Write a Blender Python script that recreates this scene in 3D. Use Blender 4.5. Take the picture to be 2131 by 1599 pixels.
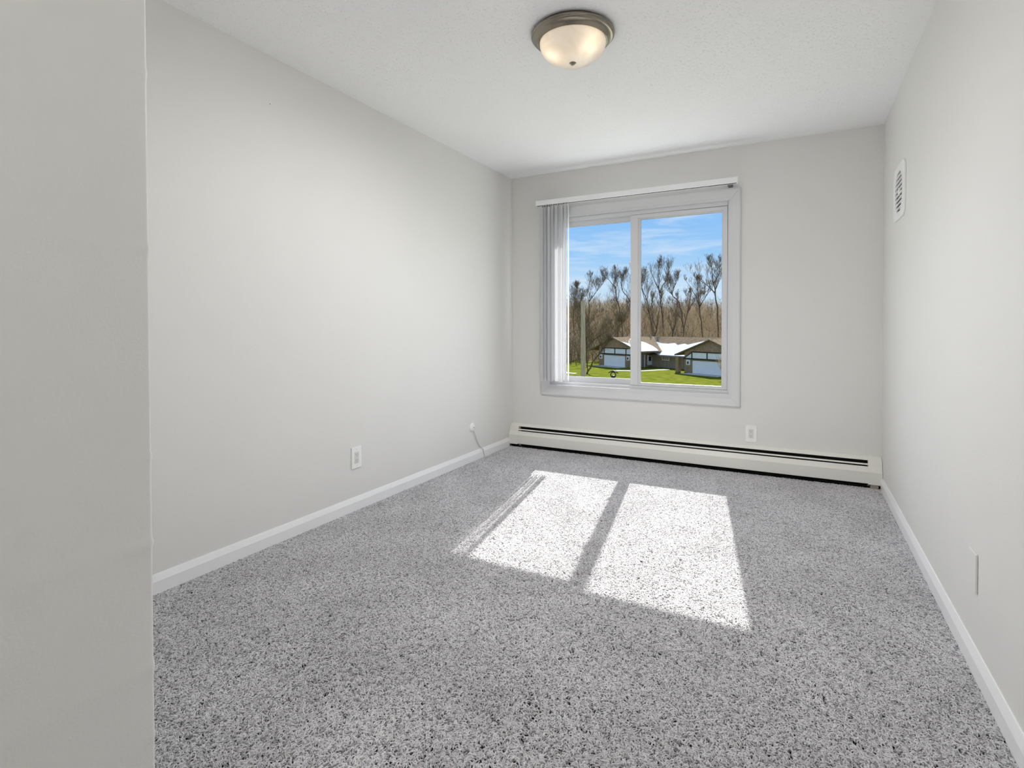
import bpy, bmesh, math, random
from mathutils import Vector, Matrix

sc = bpy.context.scene
for o in list(bpy.data.objects):
    bpy.data.objects.remove(o)
PI = math.pi
rng = random.Random(7)

# ------------------------------------------------------------------ camera
cam_d = bpy.data.cameras.new('camera')
cam = bpy.data.objects.new('camera', cam_d)
sc.collection.objects.link(cam)
cam_d.sensor_fit = 'HORIZONTAL'
cam_d.sensor_width = 36.0
cam_d.lens = 36.0 * 1111.265 / 2131.0
cam_d.shift_x = -(1076.262 - 1065.5) / 2131.0
cam_d.shift_y = (695.07 - 799.5) / 2131.0
cam_d.clip_start = 0.02
cam_d.clip_end = 2000
yaw, pitch, roll = 0.4849, -0.0151, -0.0017
fw = Vector((-math.sin(yaw) * math.cos(pitch), math.cos(yaw) * math.cos(pitch), math.sin(pitch)))
r0 = Vector((math.cos(yaw), math.sin(yaw), 0)); u0 = r0.cross(fw)
rv = r0 * math.cos(roll) + u0 * math.sin(roll)
uv = -r0 * math.sin(roll) + u0 * math.cos(roll)
M = Matrix((rv, uv, -fw)).transposed().to_4x4()
M.translation = (2.3271, -4.3223, 1.0983)
cam.matrix_world = M
sc.camera = cam

# ------------------------------------------------------------------ exposure
sc.view_settings.view_transform = 'Standard'
sc.view_settings.look = 'None'
sc.view_settings.exposure = 0.12
sc.view_settings.gamma = 1.0
sc.view_settings.use_curve_mapping = False
sc.cycles.use_denoising = True
sc.cycles.max_bounces = 12
sc.cycles.diffuse_bounces = 6
sc.cycles.use_adaptive_sampling = True
sc.cycles.adaptive_threshold = 0.05
sc.cycles.transparent_max_bounces = 16
sc.cycles.caustics_reflective = False
sc.cycles.caustics_refractive = False
sc.cycles.sample_clamp_indirect = 6.0

# ------------------------------------------------------------------ sky
world = bpy.data.worlds.new('sky')
sc.world = world
world.use_nodes = True
wt = world.node_tree
wt.nodes.clear()
N = wt.nodes.new; L = wt.links.new
tc = N('ShaderNodeTexCoord')
sep = N('ShaderNodeSeparateXYZ'); L(tc.outputs['Generated'], sep.inputs[0])
ramp = N('ShaderNodeValToRGB'); L(sep.outputs['Z'], ramp.inputs[0])
els = ramp.color_ramp.elements
els[0].position = 0.0; els[0].color = (0.66, 0.80, 0.97, 1)
els[1].position = 1.0; els[1].color = (0.30, 0.46, 0.78, 1)
for ps, cl in ((0.07, (0.56, 0.75, 0.96, 1)), (0.13, (0.34, 0.60, 0.95, 1)), (0.22, (0.25, 0.51, 0.93, 1)), (0.45, (0.27, 0.48, 0.86, 1))):
    e = els.new(ps); e.color = cl
mp = N('ShaderNodeMapping'); mp.inputs['Scale'].default_value = (5, 5, 34)
L(tc.outputs['Generated'], mp.inputs[0])
nz = N('ShaderNodeTexNoise'); nz.inputs['Scale'].default_value = 1.6; nz.inputs['Detail'].default_value = 6
nz.inputs['Roughness'].default_value = 0.6; nz.inputs['Distortion'].default_value = 0.5
L(mp.outputs[0], nz.inputs['Vector'])
cr = N('ShaderNodeValToRGB'); L(nz.outputs['Fac'], cr.inputs[0])
cr.color_ramp.elements[0].position = 0.46; cr.color_ramp.elements[0].color = (0, 0, 0, 1)
cr.color_ramp.elements[1].position = 0.85; cr.color_ramp.elements[1].color = (0.65, 0.65, 0.65, 1)
mx = N('ShaderNodeMixRGB'); L(cr.outputs[0], mx.inputs[0]); L(ramp.outputs[0], mx.inputs[1])
mx.inputs[2].default_value = (0.90, 0.93, 0.98, 1)
bg = N('ShaderNodeBackground'); bg.inputs['Strength'].default_value = 0.94
L(mx.outputs[0], bg.inputs['Color'])
wo = N('ShaderNodeOutputWorld'); L(bg.outputs[0], wo.inputs['Surface'])

# ------------------------------------------------------------------ sun and window daylight
sun_d = bpy.data.lights.new('sun', 'SUN'); sun_d.energy = 10.0; sun_d.angle = math.radians(0.6)
sun_d.color = (1.0, 0.97, 0.93)
sun = bpy.data.objects.new('sun', sun_d); sc.collection.objects.link(sun)
sun.rotation_euler = Vector((0.163, -1.0, -0.845)).to_track_quat('-Z', 'Y').to_euler()
sun.location = (-3, 20, 17)

# daylight entering through the panes; sunlit lawn and snow outside send much of it upward
for k in range(8):
    day_d = bpy.data.lights.new('window_daylight', 'AREA'); day_d.shape = 'RECTANGLE'
    day_d.size = 1.34; day_d.size_y = 0.166; day_d.energy = 1.62 - 0.105 * k; day_d.color = (0.97, 0.985, 1.0)
    day = bpy.data.objects.new('window_daylight', day_d); sc.collection.objects.link(day)
    day.location = (1.13, -0.010, 0.71 + 0.17 * k)
    day.rotation_euler = (-PI / 2 - math.radians(12 if k < 4 else 0), 0, 0)
# added fill light in the hallway behind the camera, without a fixture
hall_d = bpy.data.lights.new('hall_fill', 'POINT'); hall_d.energy = 14.5; hall_d.shadow_soft_size = 0.15; hall_d.color = (1.0, 0.99, 0.97)
hall = bpy.data.objects.new('hall_fill', hall_d); sc.collection.objects.link(hall)
hall.location = (1.27, -5.1, 1.95)

# ------------------------------------------------------------------ helpers
def mat(name, color, rough=0.6, var=0.0, vscale=5.0, bump=0.0, bscale=60.0, bdet=3, metal=0.0, spec=0.5, vec='Object', stretch=None, col2=None):
    m = bpy.data.materials.new(name); m.use_nodes = True
    t = m.node_tree; b = t.nodes['Principled BSDF']
    b.inputs['Base Color'].default_value = (*color, 1)
    b.inputs['Roughness'].default_value = rough
    b.inputs['Metallic'].default_value = metal
    b.inputs['Specular IOR Level'].default_value = spec
    co = t.nodes.new('ShaderNodeTexCoord'); src = co.outputs[vec]
    if stretch:
        q = t.nodes.new('ShaderNodeMapping'); q.inputs['Scale'].default_value = stretch
        t.links.new(src, q.inputs[0]); src = q.outputs[0]
    if var > 0 or col2:
        n = t.nodes.new('ShaderNodeTexNoise'); n.inputs['Scale'].default_value = vscale; n.inputs['Detail'].default_value = 5
        t.links.new(src, n.inputs['Vector'])
        r = t.nodes.new('ShaderNodeValToRGB'); t.links.new(n.outputs['Fac'], r.inputs[0])
        r.color_ramp.elements[0].position = 0.3; r.color_ramp.elements[1].position = 0.7
        c0 = [max(0, c * (1 - var)) for c in color]; c1 = [min(1, c * (1 + var)) for c in color]
        if col2: c0, c1 = color, col2
        r.color_ramp.elements[0].color = (*c0, 1); r.color_ramp.elements[1].color = (*c1, 1)
        t.links.new(r.outputs[0], b.inputs['Base Color'])
    if bump > 0:
        n2 = t.nodes.new('ShaderNodeTexNoise'); n2.inputs['Scale'].default_value = bscale; n2.inputs['Detail'].default_value = bdet
        t.links.new(src, n2.inputs['Vector'])
        bp = t.nodes.new('ShaderNodeBump'); bp.inputs['Distance'].default_value = bump; bp.inputs['Strength'].default_value = 0.6
        t.links.new(n2.outputs['Fac'], bp.inputs['Height']); t.links.new(bp.outputs[0], b.inputs['Normal'])
    return m

class MB:
    """collects faces, builds ONE mesh object"""
    def __init__(s): s.v = []; s.f = []; s.smooth = False
    def add(s, vs, fs):
        n = len(s.v); s.v += [tuple(v) for v in vs]; s.f += [tuple(i + n for i in f) for f in fs]; return s
    def box(s, x0, x1, y0, y1, z0, z1):
        vs = [(x, y, z) for z in (z0, z1) for y in (y0, y1) for x in (x0, x1)]
        return s.add(vs, [(0, 2, 3, 1), (4, 5, 7, 6), (0, 1, 5, 4), (2, 6, 7, 3), (0, 4, 6, 2), (1, 3, 7, 5)])
    def prism(s, poly, axis, a0, a1):
        """poly of 2D points extruded along axis (0: poly=(y,z), 1: poly=(x,z), 2: poly=(x,y))"""
        n = len(poly)
        def P(q, a):
            return {0: (a, q[0], q[1]), 1: (q[0], a, q[1]), 2: (q[0], q[1], a)}[axis]
        vs = [P(q, a0) for q in poly] + [P(q, a1) for q in poly]
        fs = [tuple(range(n)), tuple(range(2 * n - 1, n - 1, -1))]
        fs += [(i, i + n, (i + 1) % n + n, (i + 1) % n) for i in range(n)]
        return s.add(vs, fs)
    def tube(s, pts, rads, sides=6, cap=True):
        n = len(s.v); k = len(pts); pts = [Vector(p) for p in pts]
        up = None
        for i in range(k):
            d = (pts[min(i + 1, k - 1)] - pts[max(i - 1, 0)])
            if d.length < 1e-9: d = Vector((0, 0, 1))
            d.normalize()
            if up is None:
                up = d.cross(Vector((1, 0, 0)) if abs(d.x) < 0.8 else Vector((0, 1, 0))).normalized()
            up = (up - d * up.dot(d))
            if up.length < 1e-6: up = d.orthogonal()
            up.normalize(); w = d.cross(up); r = rads[i]
            for j in range(sides):
                a = 2 * PI * j / sides
                s.v.append(tuple(pts[i] + up * (r * math.cos(a)) + w * (r * math.sin(a))))
        for i in range(k - 1):
            for j in range(sides):
                s.f.append((n + i * sides + j, n + i * sides + (j + 1) % sides, n + (i + 1) * sides + (j + 1) % sides, n + (i + 1) * sides + j))
        if cap:
            s.f.append(tuple(n + j for j in range(sides - 1, -1, -1)))
            s.f.append(tuple(n + (k - 1) * sides + j for j in range(sides)))
        return s
    def lathe(s, prof, center=(0, 0, 0), seg=48, axis=2, close=False):
        n = len(s.v); k = len(prof); c = Vector(center)
        for (r, h) in prof:
            for j in range(seg):
                a = 2 * PI * j / seg; x, y = r * math.cos(a), r * math.sin(a)
                q = {2: (x, y, h), 1: (x, h, y), 0: (h, x, y)}[axis]
                s.v.append(tuple(c + Vector(q)))
        for i in range(k - 1):
            for j in range(seg):
                s.f.append((n + i * seg + j, n + i * seg + (j + 1) % seg, n + (i + 1) * seg + (j + 1) % seg, n + (i + 1) * seg + j))
        return s
    def build(s, name, m, parent=None, bevel=0.0, smooth=False, loc=None, segs=2):
        me = bpy.data.meshes.new(name)
        me.from_pydata(s.v, [], s.f)
        bm = bmesh.new(); bm.from_mesh(me)
        bmesh.ops.remove_doubles(bm, verts=bm.verts, dist=1e-6)
        bmesh.ops.recalc_face_normals(bm, faces=bm.faces)
        if bevel > 0:
            bmesh.ops.bevel(bm, geom=[e for e in bm.edges if len(e.link_faces) == 2 and e.calc_face_angle(0) > 0.5],
                            offset=bevel, segments=segs, affect='EDGES', profile=0.6, clamp_overlap=True)
        bm.to_mesh(me); bm.free()
        if smooth: me.shade_smooth()
        me.materials.append(m)
        return link(name, me, parent, loc)
    def raw(s, name, m, parent=None, smooth=False, loc=None):
        me = bpy.data.meshes.new(name); me.from_pydata(s.v, [], s.f)
        if smooth: me.shade_smooth()
        me.materials.append(m)
        return link(name, me, parent, loc)

def link(name, me, parent=None, loc=None):
    o = bpy.data.objects.new(name, me); sc.collection.objects.link(o)
    if parent is not None: o.parent = parent
    if loc is not None: o.location = loc
    return o
def empty(name, loc=(0, 0, 0), rz=0.0):
    o = bpy.data.objects.new(name, None); sc.collection.objects.link(o)
    o.location = loc; o.rotation_euler = (0, 0, rz); o.empty_display_size = 0.1
    return o
def tag(o, label, cat, group=None, kind=None):
    o['label'] = label; o['category'] = cat
    if group: o['group'] = group
    if kind: o['kind'] = kind
    return o
def struct(o, label=None, cat=None):
    o['kind'] = 'structure'
    if label: o['label'] = label
    if cat: o['category'] = cat
    return o
def smooth_angle(o, ang=35):
    me = o.data; me.shade_smooth()
    try: me.set_sharp_from_angle(angle=math.radians(ang))
    except Exception: pass

# ------------------------------------------------------------------ materials of the room
paint = mat('greige_wall_paint', (0.80, 0.793, 0.768), 0.55, var=0.012, vscale=1.3, bump=0.0006, bscale=160, spec=0.35)
trim_paint = mat('white_trim_paint', (0.93, 0.932, 0.94), 0.35, bump=0.0003, bscale=40)
casing_paint = mat('grey_white_casing', (0.71, 0.71, 0.72), 0.38, bump=0.0003, bscale=40)
vinyl = mat('white_window_vinyl', (0.70, 0.70, 0.712), 0.32, bump=0.0001, bscale=30)
enamel = mat('cream_heater_enamel', (0.86, 0.845, 0.79), 0.38, var=0.02, vscale=3, bump=0.0004, bscale=25)
shade_black = mat('heater_interior_shade', (0.006, 0.006, 0.006), 0.9, bump=0.0003, bscale=80)  # near-black colour stands in for the shade inside the heater
plastic = mat('white_plastic', (0.92, 0.92, 0.91), 0.3, bump=0.0001, bscale=90)
socket_white = mat('socket_plastic', (0.74, 0.74, 0.73), 0.3, bump=0.0001, bscale=90)
slot_dark = mat('dark_slot', (0.03, 0.03, 0.03), 0.6, bump=0.0001, bscale=90)
pit_dark = mat('duct_shade_black', (0.004, 0.004, 0.004), 0.9, bump=0.0001, bscale=90, spec=0.0)
grey_slot = mat('grey_recess', (0.22, 0.22, 0.22), 0.6, bump=0.0001, bscale=90)
nickel = mat('brushed_nickel', (0.28, 0.25, 0.20), 0.25, metal=1.0, bump=0.0002, bscale=200, stretch=(1, 1, 12))
carpet_base = mat('carpet_backing', (0.05, 0.048, 0.05), 0.95, var=0.2, vscale=90, bump=0.003, bscale=220)
tan_block = mat('tan_bare_wood', (0.36, 0.30, 0.24), 0.7, var=0.1, vscale=20, bump=0.0004, bscale=60)

# ceiling: knock-down stipple
ceil_m = bpy.data.materials.new('white_stippled_ceiling'); ceil_m.use_nodes = True
t = ceil_m.node_tree; b = t.nodes['Principled BSDF']
b.inputs['Base Color'].default_value = (0.94, 0.942, 0.945, 1); b.inputs['Roughness'].default_value = 0.85
b.inputs['Specular IOR Level'].default_value = 0.2
co = t.nodes.new('ShaderNodeTexCoord')
n1 = t.nodes.new('ShaderNodeTexNoise'); n1.inputs['Scale'].default_value = 95; n1.inputs['Detail'].default_value = 3; n1.inputs['Distortion'].default_value = 0.4
r1 = t.nodes.new('ShaderNodeValToRGB'); r1.color_ramp.interpolation = 'EASE'; r1.color_ramp.elements[0].position = 0.24; r1.color_ramp.elements[1].position = 0.45
n2 = t.nodes.new('ShaderNodeTexNoise'); n2.inputs['Scale'].default_value = 150; n2.inputs['Detail'].default_value = 4
ad = t.nodes.new('ShaderNodeMath'); ad.operation = 'MULTIPLY_ADD'; ad.inputs[1].default_value = 0.35
bp = t.nodes.new('ShaderNodeBump'); bp.inputs['Distance'].default_value = 0.003; bp.inputs['Strength'].default_value = 0.7
t.links.new(co.outputs['Object'], n1.inputs['Vector']); t.links.new(co.outputs['Object'], n2.inputs['Vector'])
t.links.new(n1.outputs['Fac'], r1.inputs[0]); t.links.new(n2.outputs['Fac'], ad.inputs[0]); t.links.new(r1.outputs[0], ad.inputs[2])
t.links.new(ad.outputs[0], bp.inputs['Height']); t.links.new(bp.outputs[0], b.inputs['Normal'])

# clear glass: see-through with a weak fresnel reflection
glass_m = bpy.data.materials.new('clear_glass'); glass_m.use_nodes = True
t = glass_m.node_tree; t.nodes.clear()
tr = t.nodes.new('ShaderNodeBsdfTransparent'); tr.inputs[0].default_value = (0.97, 0.985, 0.98, 1)
gl = t.nodes.new('ShaderNodeBsdfGlossy'); gl.inputs['Roughness'].default_value = 0.02
fr = t.nodes.new('ShaderNodeFresnel'); fr.inputs['IOR'].default_value = 1.02
ms = t.nodes.new('ShaderNodeMixShader'); out = t.nodes.new('ShaderNodeOutputMaterial')
t.links.new(fr.outputs[0], ms.inputs[0]); t.links.new(tr.outputs[0], ms.inputs[1]); t.links.new(gl.outputs[0], ms.inputs[2]); t.links.new(ms.outputs[0], out.inputs[0])

def translucent(name, col, tcol, fac, rough=0.5, vein=False):
    m = bpy.data.materials.new(name); m.use_nodes = True
    t = m.node_tree; b = t.nodes['Principled BSDF']; out = t.nodes['Material Output']
    b.inputs['Base Color'].default_value = (*col, 1); b.inputs['Roughness'].default_value = rough
    tl = t.nodes.new('ShaderNodeBsdfTranslucent'); tl.inputs[0].default_value = (*tcol, 1)
    ms = t.nodes.new('ShaderNodeMixShader'); ms.inputs[0].default_value = fac
    co = t.nodes.new('ShaderNodeTexCoord')
    if vein:
        n = t.nodes.new('ShaderNodeTexNoise'); n.inputs['Scale'].default_value = 9; n.inputs['Detail'].default_value = 4; n.inputs['Distortion'].default_value = 2.2
        r = t.nodes.new('ShaderNodeValToRGB')
        r.color_ramp.elements[0].position = 0.35; r.color_ramp.elements[0].color = (tcol[0] * 0.88, tcol[1] * 0.82, tcol[2] * 0.72, 1)
        r.color_ramp.elements[1].position = 0.6; r.color_ramp.elements[1].color = (*tcol, 1)
        t.links.new(co.outputs['Object'], n.inputs['Vector']); t.links.new(n.outputs['Fac'], r.inputs[0]); t.links.new(r.outputs[0], tl.inputs[0])
    else:
        n = t.nodes.new('ShaderNodeTexNoise'); n.inputs['Scale'].default_value = 300
        bp = t.nodes.new('ShaderNodeBump'); bp.inputs['Distance'].default_value = 0.0001
        t.links.new(co.outputs['Object'], n.inputs['Vector']); t.links.new(n.outputs['Fac'], bp.inputs['Height']); t.links.new(bp.outputs[0], b.inputs['Normal'])
    t.links.new(b.outputs[0], ms.inputs[1]); t.links.new(tl.outputs[0], ms.inputs[2]); t.links.new(ms.outputs[0], out.inputs[0])
    return m
vane_m = translucent('white_vinyl_vane', (0.88, 0.88, 0.89), (0.93, 0.93, 0.94), 0.48, 0.4)
bowl_m = translucent('alabaster_glass', (0.96, 0.935, 0.90), (0.97, 0.93, 0.87), 0.36, 0.25, vein=True)

# ------------------------------------------------------------------ room shell
W = 2.828; H = 2.44; YB = -5.6
OX0, OX1, OZ0, OZ1 = 0.36, 1.884, 0.545, 2.062
struct(MB().box(-0.15, W + 0.15, YB - 0.15, 0.15, -0.15, -0.006).build('floor', carpet_base), 'floor under the grey carpet')
struct(MB().box(-0.15, W + 0.15, YB - 0.15, 0.15, H, H + 0.15).build('ceiling', ceil_m), 'white stippled ceiling')
wb = MB()
for bx in ((-0.15, OX0, -0.006, H), (OX1, W + 0.15, -0.006, H), (OX0, OX1, -0.006, OZ0), (OX0, OX1, OZ1, H)):
    wb.box(bx[0], bx[1], 0.0, 0.15, bx[2], bx[3])
struct(wb.build('wall_window', paint), 'greige wall holding the window')
struct(MB().box(-0.15, 0.0, -3.80, 0.0, -0.006, H).build('wall_left', paint), 'greige wall left of the window')
struct(MB().box(W, W + 0.15, YB, 0.0, -0.006, H).build('wall_right', paint), 'greige wall right of the window')
struct(MB().box(0.9, W + 0.15, YB - 0.15, YB, -0.006, H).build('wall_back', paint), 'wall behind the camera')
# near hall wall with a rounded, slightly bumpy drywall corner (x about 1.15, y about -3.7)
def hall_wall():
    m = MB(); zs = []
    bumps = {1.26: 0.0026, 0.83: 0.002, 0.655: 0.0028, 1.62: 0.0022, 0.40: 0.0026, 0.26: 0.002}
    z = -0.006
    while z < H:
        zs.append(z); z += 0.011
    zs.append(H)
    rr = 0.007; na = 5; rings = []
    r = random.Random(3)
    for z in zs:
        cx = 1.163 - 0.0158 * z; cy = -3.709 + 0.008 * z
        k = 0.0
        for zb, h in bumps.items(): k += h * math.exp(-((z - zb) / 0.010) ** 2)
        k += r.uniform(-0.00025, 0.00025)
        ring = [(cx - 0.02, YB, z)]
        ring[0] = (cx, YB, z)
        ring.append((cx, cy - 0.05, z))
        for i in range(na + 1):
            a = (PI / 2) * i / na
            ring.append((cx - rr + (rr + k) * math.cos(a), cy - rr + (rr + k) * math.sin(a), z))
        ring += [(cx - 0.06, cy, z), (-0.15, cy, z), (-0.15, YB, z)]
        rings.append(ring)
    n = len(rings[0])
    vs = [p for rg in rings for p in rg]; fs = []
    for i in range(len(rings) - 1):
        for j in range(n):
            fs.append((i * n + j, i * n + (j + 1) % n, (i + 1) * n + (j + 1) % n, (i + 1) * n + j))
    fs.append(tuple(range(n - 1, -1, -1))); fs.append(tuple((len(rings) - 1) * n + j for j in range(n)))
    m.add(vs, fs)
    o = m.build('wall_hall', paint); smooth_angle(o, 40)
    return o
struct(hall_wall(), 'near hall wall ending in a bumpy corner at the left of the photo')

BH = 0.0827; BT = 0.013
def base_prof(sgn, x0):
    # (x, z) profile, wall at x0, room on the side sgn
    return [(x0, 0.0), (x0 + sgn * BT, 0.0), (x0 + sgn * BT, BH * 0.66), (x0 + sgn * (BT - 0.001), BH * 0.70),
            (x0 + sgn * (BT - 0.0035), BH * 0.80), (x0 + sgn * 0.006, BH * 0.93), (x0 + sgn * 0.004, BH), (x0, BH)]
struct(MB().prism(base_prof(1, 0.0), 1, -3.69, -0.076).build('baseboard_left', trim_paint), 'white baseboard along the left wall')
struct(MB().prism(base_prof(-1, W), 1, YB, -0.076).build('baseboard_right', trim_paint), 'white baseboard along the right wall')

# ------------------------------------------------------------------ carpet pile (geometry nodes, one object)
def carpet():
    poly = [(0.012, -3.70), (0.012, -0.012), (W - 0.012, -0.012), (W - 0.012, -5.0), (1.17, -5.0), (1.17, -3.70)]
    me = bpy.data.meshes.new('carpet_pile')
    me.from_pydata([(0.012, -3.70, 0), (0.012, -0.056, 0), (1.17, -0.056, 0), (1.17, -3.70, 0), (W - 0.012, -0.056, 0), (W - 0.012, -3.7, 0), (1.17, -5.0, 0), (W - 0.012, -5.0, 0)],
                   [], [(0, 3, 2, 1), (3, 5, 4, 2), (6, 7, 5, 3)])
    o = link('carpet_pile', me, loc=(0, 0, 0))
    m = bpy.data.materials.new('grey_frieze_yarn'); m.use_nodes = True
    t = m.node_tree; b = t.nodes['Principled BSDF']; b.inputs['Roughness'].default_value = 0.95
    b.inputs['Specular IOR Level'].default_value = 0.1
    oi = t.nodes.new('ShaderNodeObjectInfo')
    r = t.nodes.new('ShaderNodeValToRGB'); t.links.new(oi.outputs['Random'], r.inputs[0])
    e = r.color_ramp.elements
    e[0].position = 0.0; e[0].color = CARPET[0]
    e[1].position = 1.0; e[1].color = CARPET[2]
    k = e.new(0.30); k.color = CARPET[1]
    ge = t.nodes.new('ShaderNodeNewGeometry')
    nz = t.nodes.new('ShaderNodeTexNoise'); nz.inputs['Scale'].default_value = 3.2; nz.inputs['Detail'].default_value = 3
    t.links.new(ge.outputs['Position'], nz.inputs['Vector'])
    mr = t.nodes.new('ShaderNodeMapRange'); mr.inputs['From Min'].default_value = 0.3; mr.inputs['From Max'].default_value = 0.7
    mr.inputs['To Min'].default_value = 0.90; mr.inputs['To Max'].default_value = 1.08
    t.links.new(nz.outputs['Fac'], mr.inputs['Value'])
    ml = t.nodes.new('ShaderNodeVectorMath'); ml.operation = 'SCALE'
    t.links.new(r.outputs[0], ml.inputs[0]); t.links.new(mr.outputs[0], ml.inputs['Scale'])
    t.links.new(ml.outputs[0], b.inputs['Base Color'])
    me.materials.append(m)
    ng = bpy.data.node_groups.new('carpet_tufts', 'GeometryNodeTree')
    ng.interface.new_socket('Geometry', in_out='INPUT', socket_type='NodeSocketGeometry')
    ng.interface.new_socket('Geometry', in_out='OUTPUT', socket_type='NodeSocketGeometry')
    n = ng.nodes.new; l = ng.links.new
    gi = n('NodeGroupInput'); go = n('NodeGroupOutput')
    dp = n('GeometryNodeDistributePointsOnFaces'); dp.distribute_method = 'RANDOM'
    dp.inputs['Density'].default_value = CARPET_DENSITY; dp.inputs['Seed'].default_value = 4
    l(gi.outputs[0], dp.inputs['Mesh'])
    circ = n('GeometryNodeCurvePrimitiveCircle'); circ.inputs['Resolution'].default_value = 5; circ.inputs['Radius'].default_value = 0.00155
    gti = n('GeometryNodeGeometryToInstance')
    shapes = [((-9, 0, -5), (-5, 7, 6), (4, -9, 6), (9, 2, -3)), ((-8, -3, -4), (-2, -9, 8), (1, 9, 5), (8, 4, -4)),
              ((-7, 0, -5), (-8, 6, 7), (6, 7, 7), (8, -2, -5)), ((-9, 2, -4), (-3, -4, 6), (5, 6, 8), (7, -5, 1))]
    for s in shapes:
        bz = n('GeometryNodeCurvePrimitiveBezierSegment'); bz.inputs['Resolution'].default_value = 6
        for nm, q in zip(('Start', 'Start Handle', 'End Handle', 'End'), s):
            bz.inputs[nm].default_value = (q[0] * 0.00078, q[1] * 0.00078, q[2] * 0.00072)
        c2m = n('GeometryNodeCurveToMesh'); c2m.inputs['Fill Caps'].default_value = True
        l(bz.outputs[0], c2m.inputs['Curve']); l(circ.outputs[0], c2m.inputs['Profile Curve'])
        sm = n('GeometryNodeSetMaterial'); sm.inputs['Material'].default_value = m
        l(c2m.outputs[0], sm.inputs[0]); l(sm.outputs[0], gti.inputs[0])
    io = n('GeometryNodeInstanceOnPoints'); io.inputs['Pick Instance'].default_value = True
    l(dp.outputs['Points'], io.inputs['Points']); l(gti.outputs[0], io.inputs['Instance'])
    rvv = n('FunctionNodeRandomValue'); rvv.data_type = 'FLOAT_VECTOR'
    rvv.inputs[0].default_value = (-0.35, -0.35, 0.0); rvv.inputs[1].default_value = (0.35, 0.35, 6.283)
    l(rvv.outputs[0], io.inputs['Rotation'])
    rs = n('FunctionNodeRandomValue'); rs.data_type = 'FLOAT'; rs.inputs[2].default_value = 0.75; rs.inputs[3].default_value = 1.25
    rs.inputs['Seed'].default_value = 11
    l(rs.outputs[1], io.inputs['Scale'])
    l(io.outputs[0], go.inputs[0])
    md = o.modifiers.new('tufts', 'NODES'); md.node_group = ng
    tag(o, 'grey and white frieze carpet pile covering the whole floor', 'carpet', kind='stuff')
    return o
CARPET = [(0.27, 0.264, 0.273, 1), (0.54, 0.528, 0.543, 1), (0.74, 0.727, 0.745, 1)]
CARPET_DENSITY = 52000
carpet()

# ------------------------------------------------------------------ window
win = struct(empty('window_1', (0, 0, 0)), 'white vinyl sliding window in the far wall')
# mitred casing, four pieces with a sloping face and a fine joint at each corner
TX0, TX1, TZ0, TZ1 = 0.298, 1.942, 0.484, 2.131      # outer
IX0, IX1, IZ0, IZ1 = 0.376, 1.868, 0.561, 2.046      # inner
def casing(p_out0, p_out1, p_in0, p_in1):
    # outer edge is thick at y=-.018, inner edge thin at y=-.010
    m = MB(); g = 0.0007
    d = (Vector((p_out1[0], 0, p_out1[1])) - Vector((p_out0[0], 0, p_out0[1]))).normalized() * g
    def V(p, y, s): return (p[0] + d.x * s, y, p[1] + d.z * s)
    mid0 = [p_out0[i] * 0.88 + p_in0[i] * 0.12 for i in (0, 1)]; mid1 = [p_out1[i] * 0.88 + p_in1[i] * 0.12 for i in (0, 1)]
    rows = []
    for (p, s) in (((p_out0, mid0, p_in0), 1), ((p_out1, mid1, p_in1), -1)):
        o_, mi, i_ = p
        rows.append([V(o_, 0, s), V(o_, -0.017, s), V(mi, -0.021, s), V(i_, -0.010, s), V(i_, 0, s)])
    n = 5; vs = rows[0] + rows[1]
    fs = [tuple(range(n)), tuple(range(2 * n - 1, n - 1, -1))] + [(i, i + n, (i + 1) % n + n, (i + 1) % n) for i in range(n)]
    return m.add(vs, fs).build('casing', casing_paint, win)
o4 = [(TX0, TZ0), (TX1, TZ0), (TX1, TZ1), (TX0, TZ1)]; i4 = [(IX0, IZ0), (IX1, IZ0), (IX1, IZ1), (IX0, IZ1)]
for k in range(4):
    casing(o4[k], o4[(k + 1) % 4], i4[k], i4[(k + 1) % 4])
# stepped frame
def rect_ring(m, x0, x1, z0, z1, wl, wr, wb_, wt_, y0, y1):
    m.box(x0, x0 + wl, y0, y1, z0, z1); m.box(x1 - wr, x1, y0, y1, z0, z1)
    m.box(x0 + wl, x1 - wr, y0, y1, z0, z0 + wb_); m.box(x0 + wl, x1 - wr, y0, y1, z1 - wt_, z1)
fm = MB(); rect_ring(fm, OX0, OX1, OZ0, OZ1, 0.020, 0.020, 0.578 - OZ0, 0.020, -0.013, 0.145)
fm.build('jamb_liner', vinyl, win, bevel=0.001)
fm = MB(); rect_ring(fm, 0.380, 1.864, 0.578, 2.042, 0.018, 0.016, 0.024, 0.030, 0.022, 0.078)
fm.box(0.400, 1.846, 0.044, 0.048, 0.602, 0.605)
fm.build('track', vinyl, win, bevel=0.0012)
# fixed left light sits outside, the sliding right sash inside
SX0, SX1, SZ0, SZ1 = 0.432, 1.112, 0.651, 1.9675
fm = MB(); rect_ring(fm, 0.380, SX1 + 0.040, 0.578, 2.042, SX0 - 0.380, 0.040, SZ0 - 0.578 - 0.014, 2.042 - SZ1 - 0.010, 0.079, 0.130)
fm.box(SX1 + 0.040, 1.864, 0.079, 0.130, 0.578, 0.602); fm.box(1.846, 1.864, 0.079, 0.130, 0.602, 2.042)
fm.box(SX0, SX1, 0.084, 0.096, SZ0 - 0.014, SZ0); fm.box(SX0, SX1, 0.084, 0.096, SZ1, SZ1 + 0.010)
fm.build('frame', vinyl, win, bevel=0.0012)
MB().box(SX0, SX1, 0.088, 0.092, SZ0, SZ1).build('pane', glass_m, win)
GX0, GX1, GZ0, GZ1 = 1.174, 1.803, 0.6285, 1.969
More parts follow.
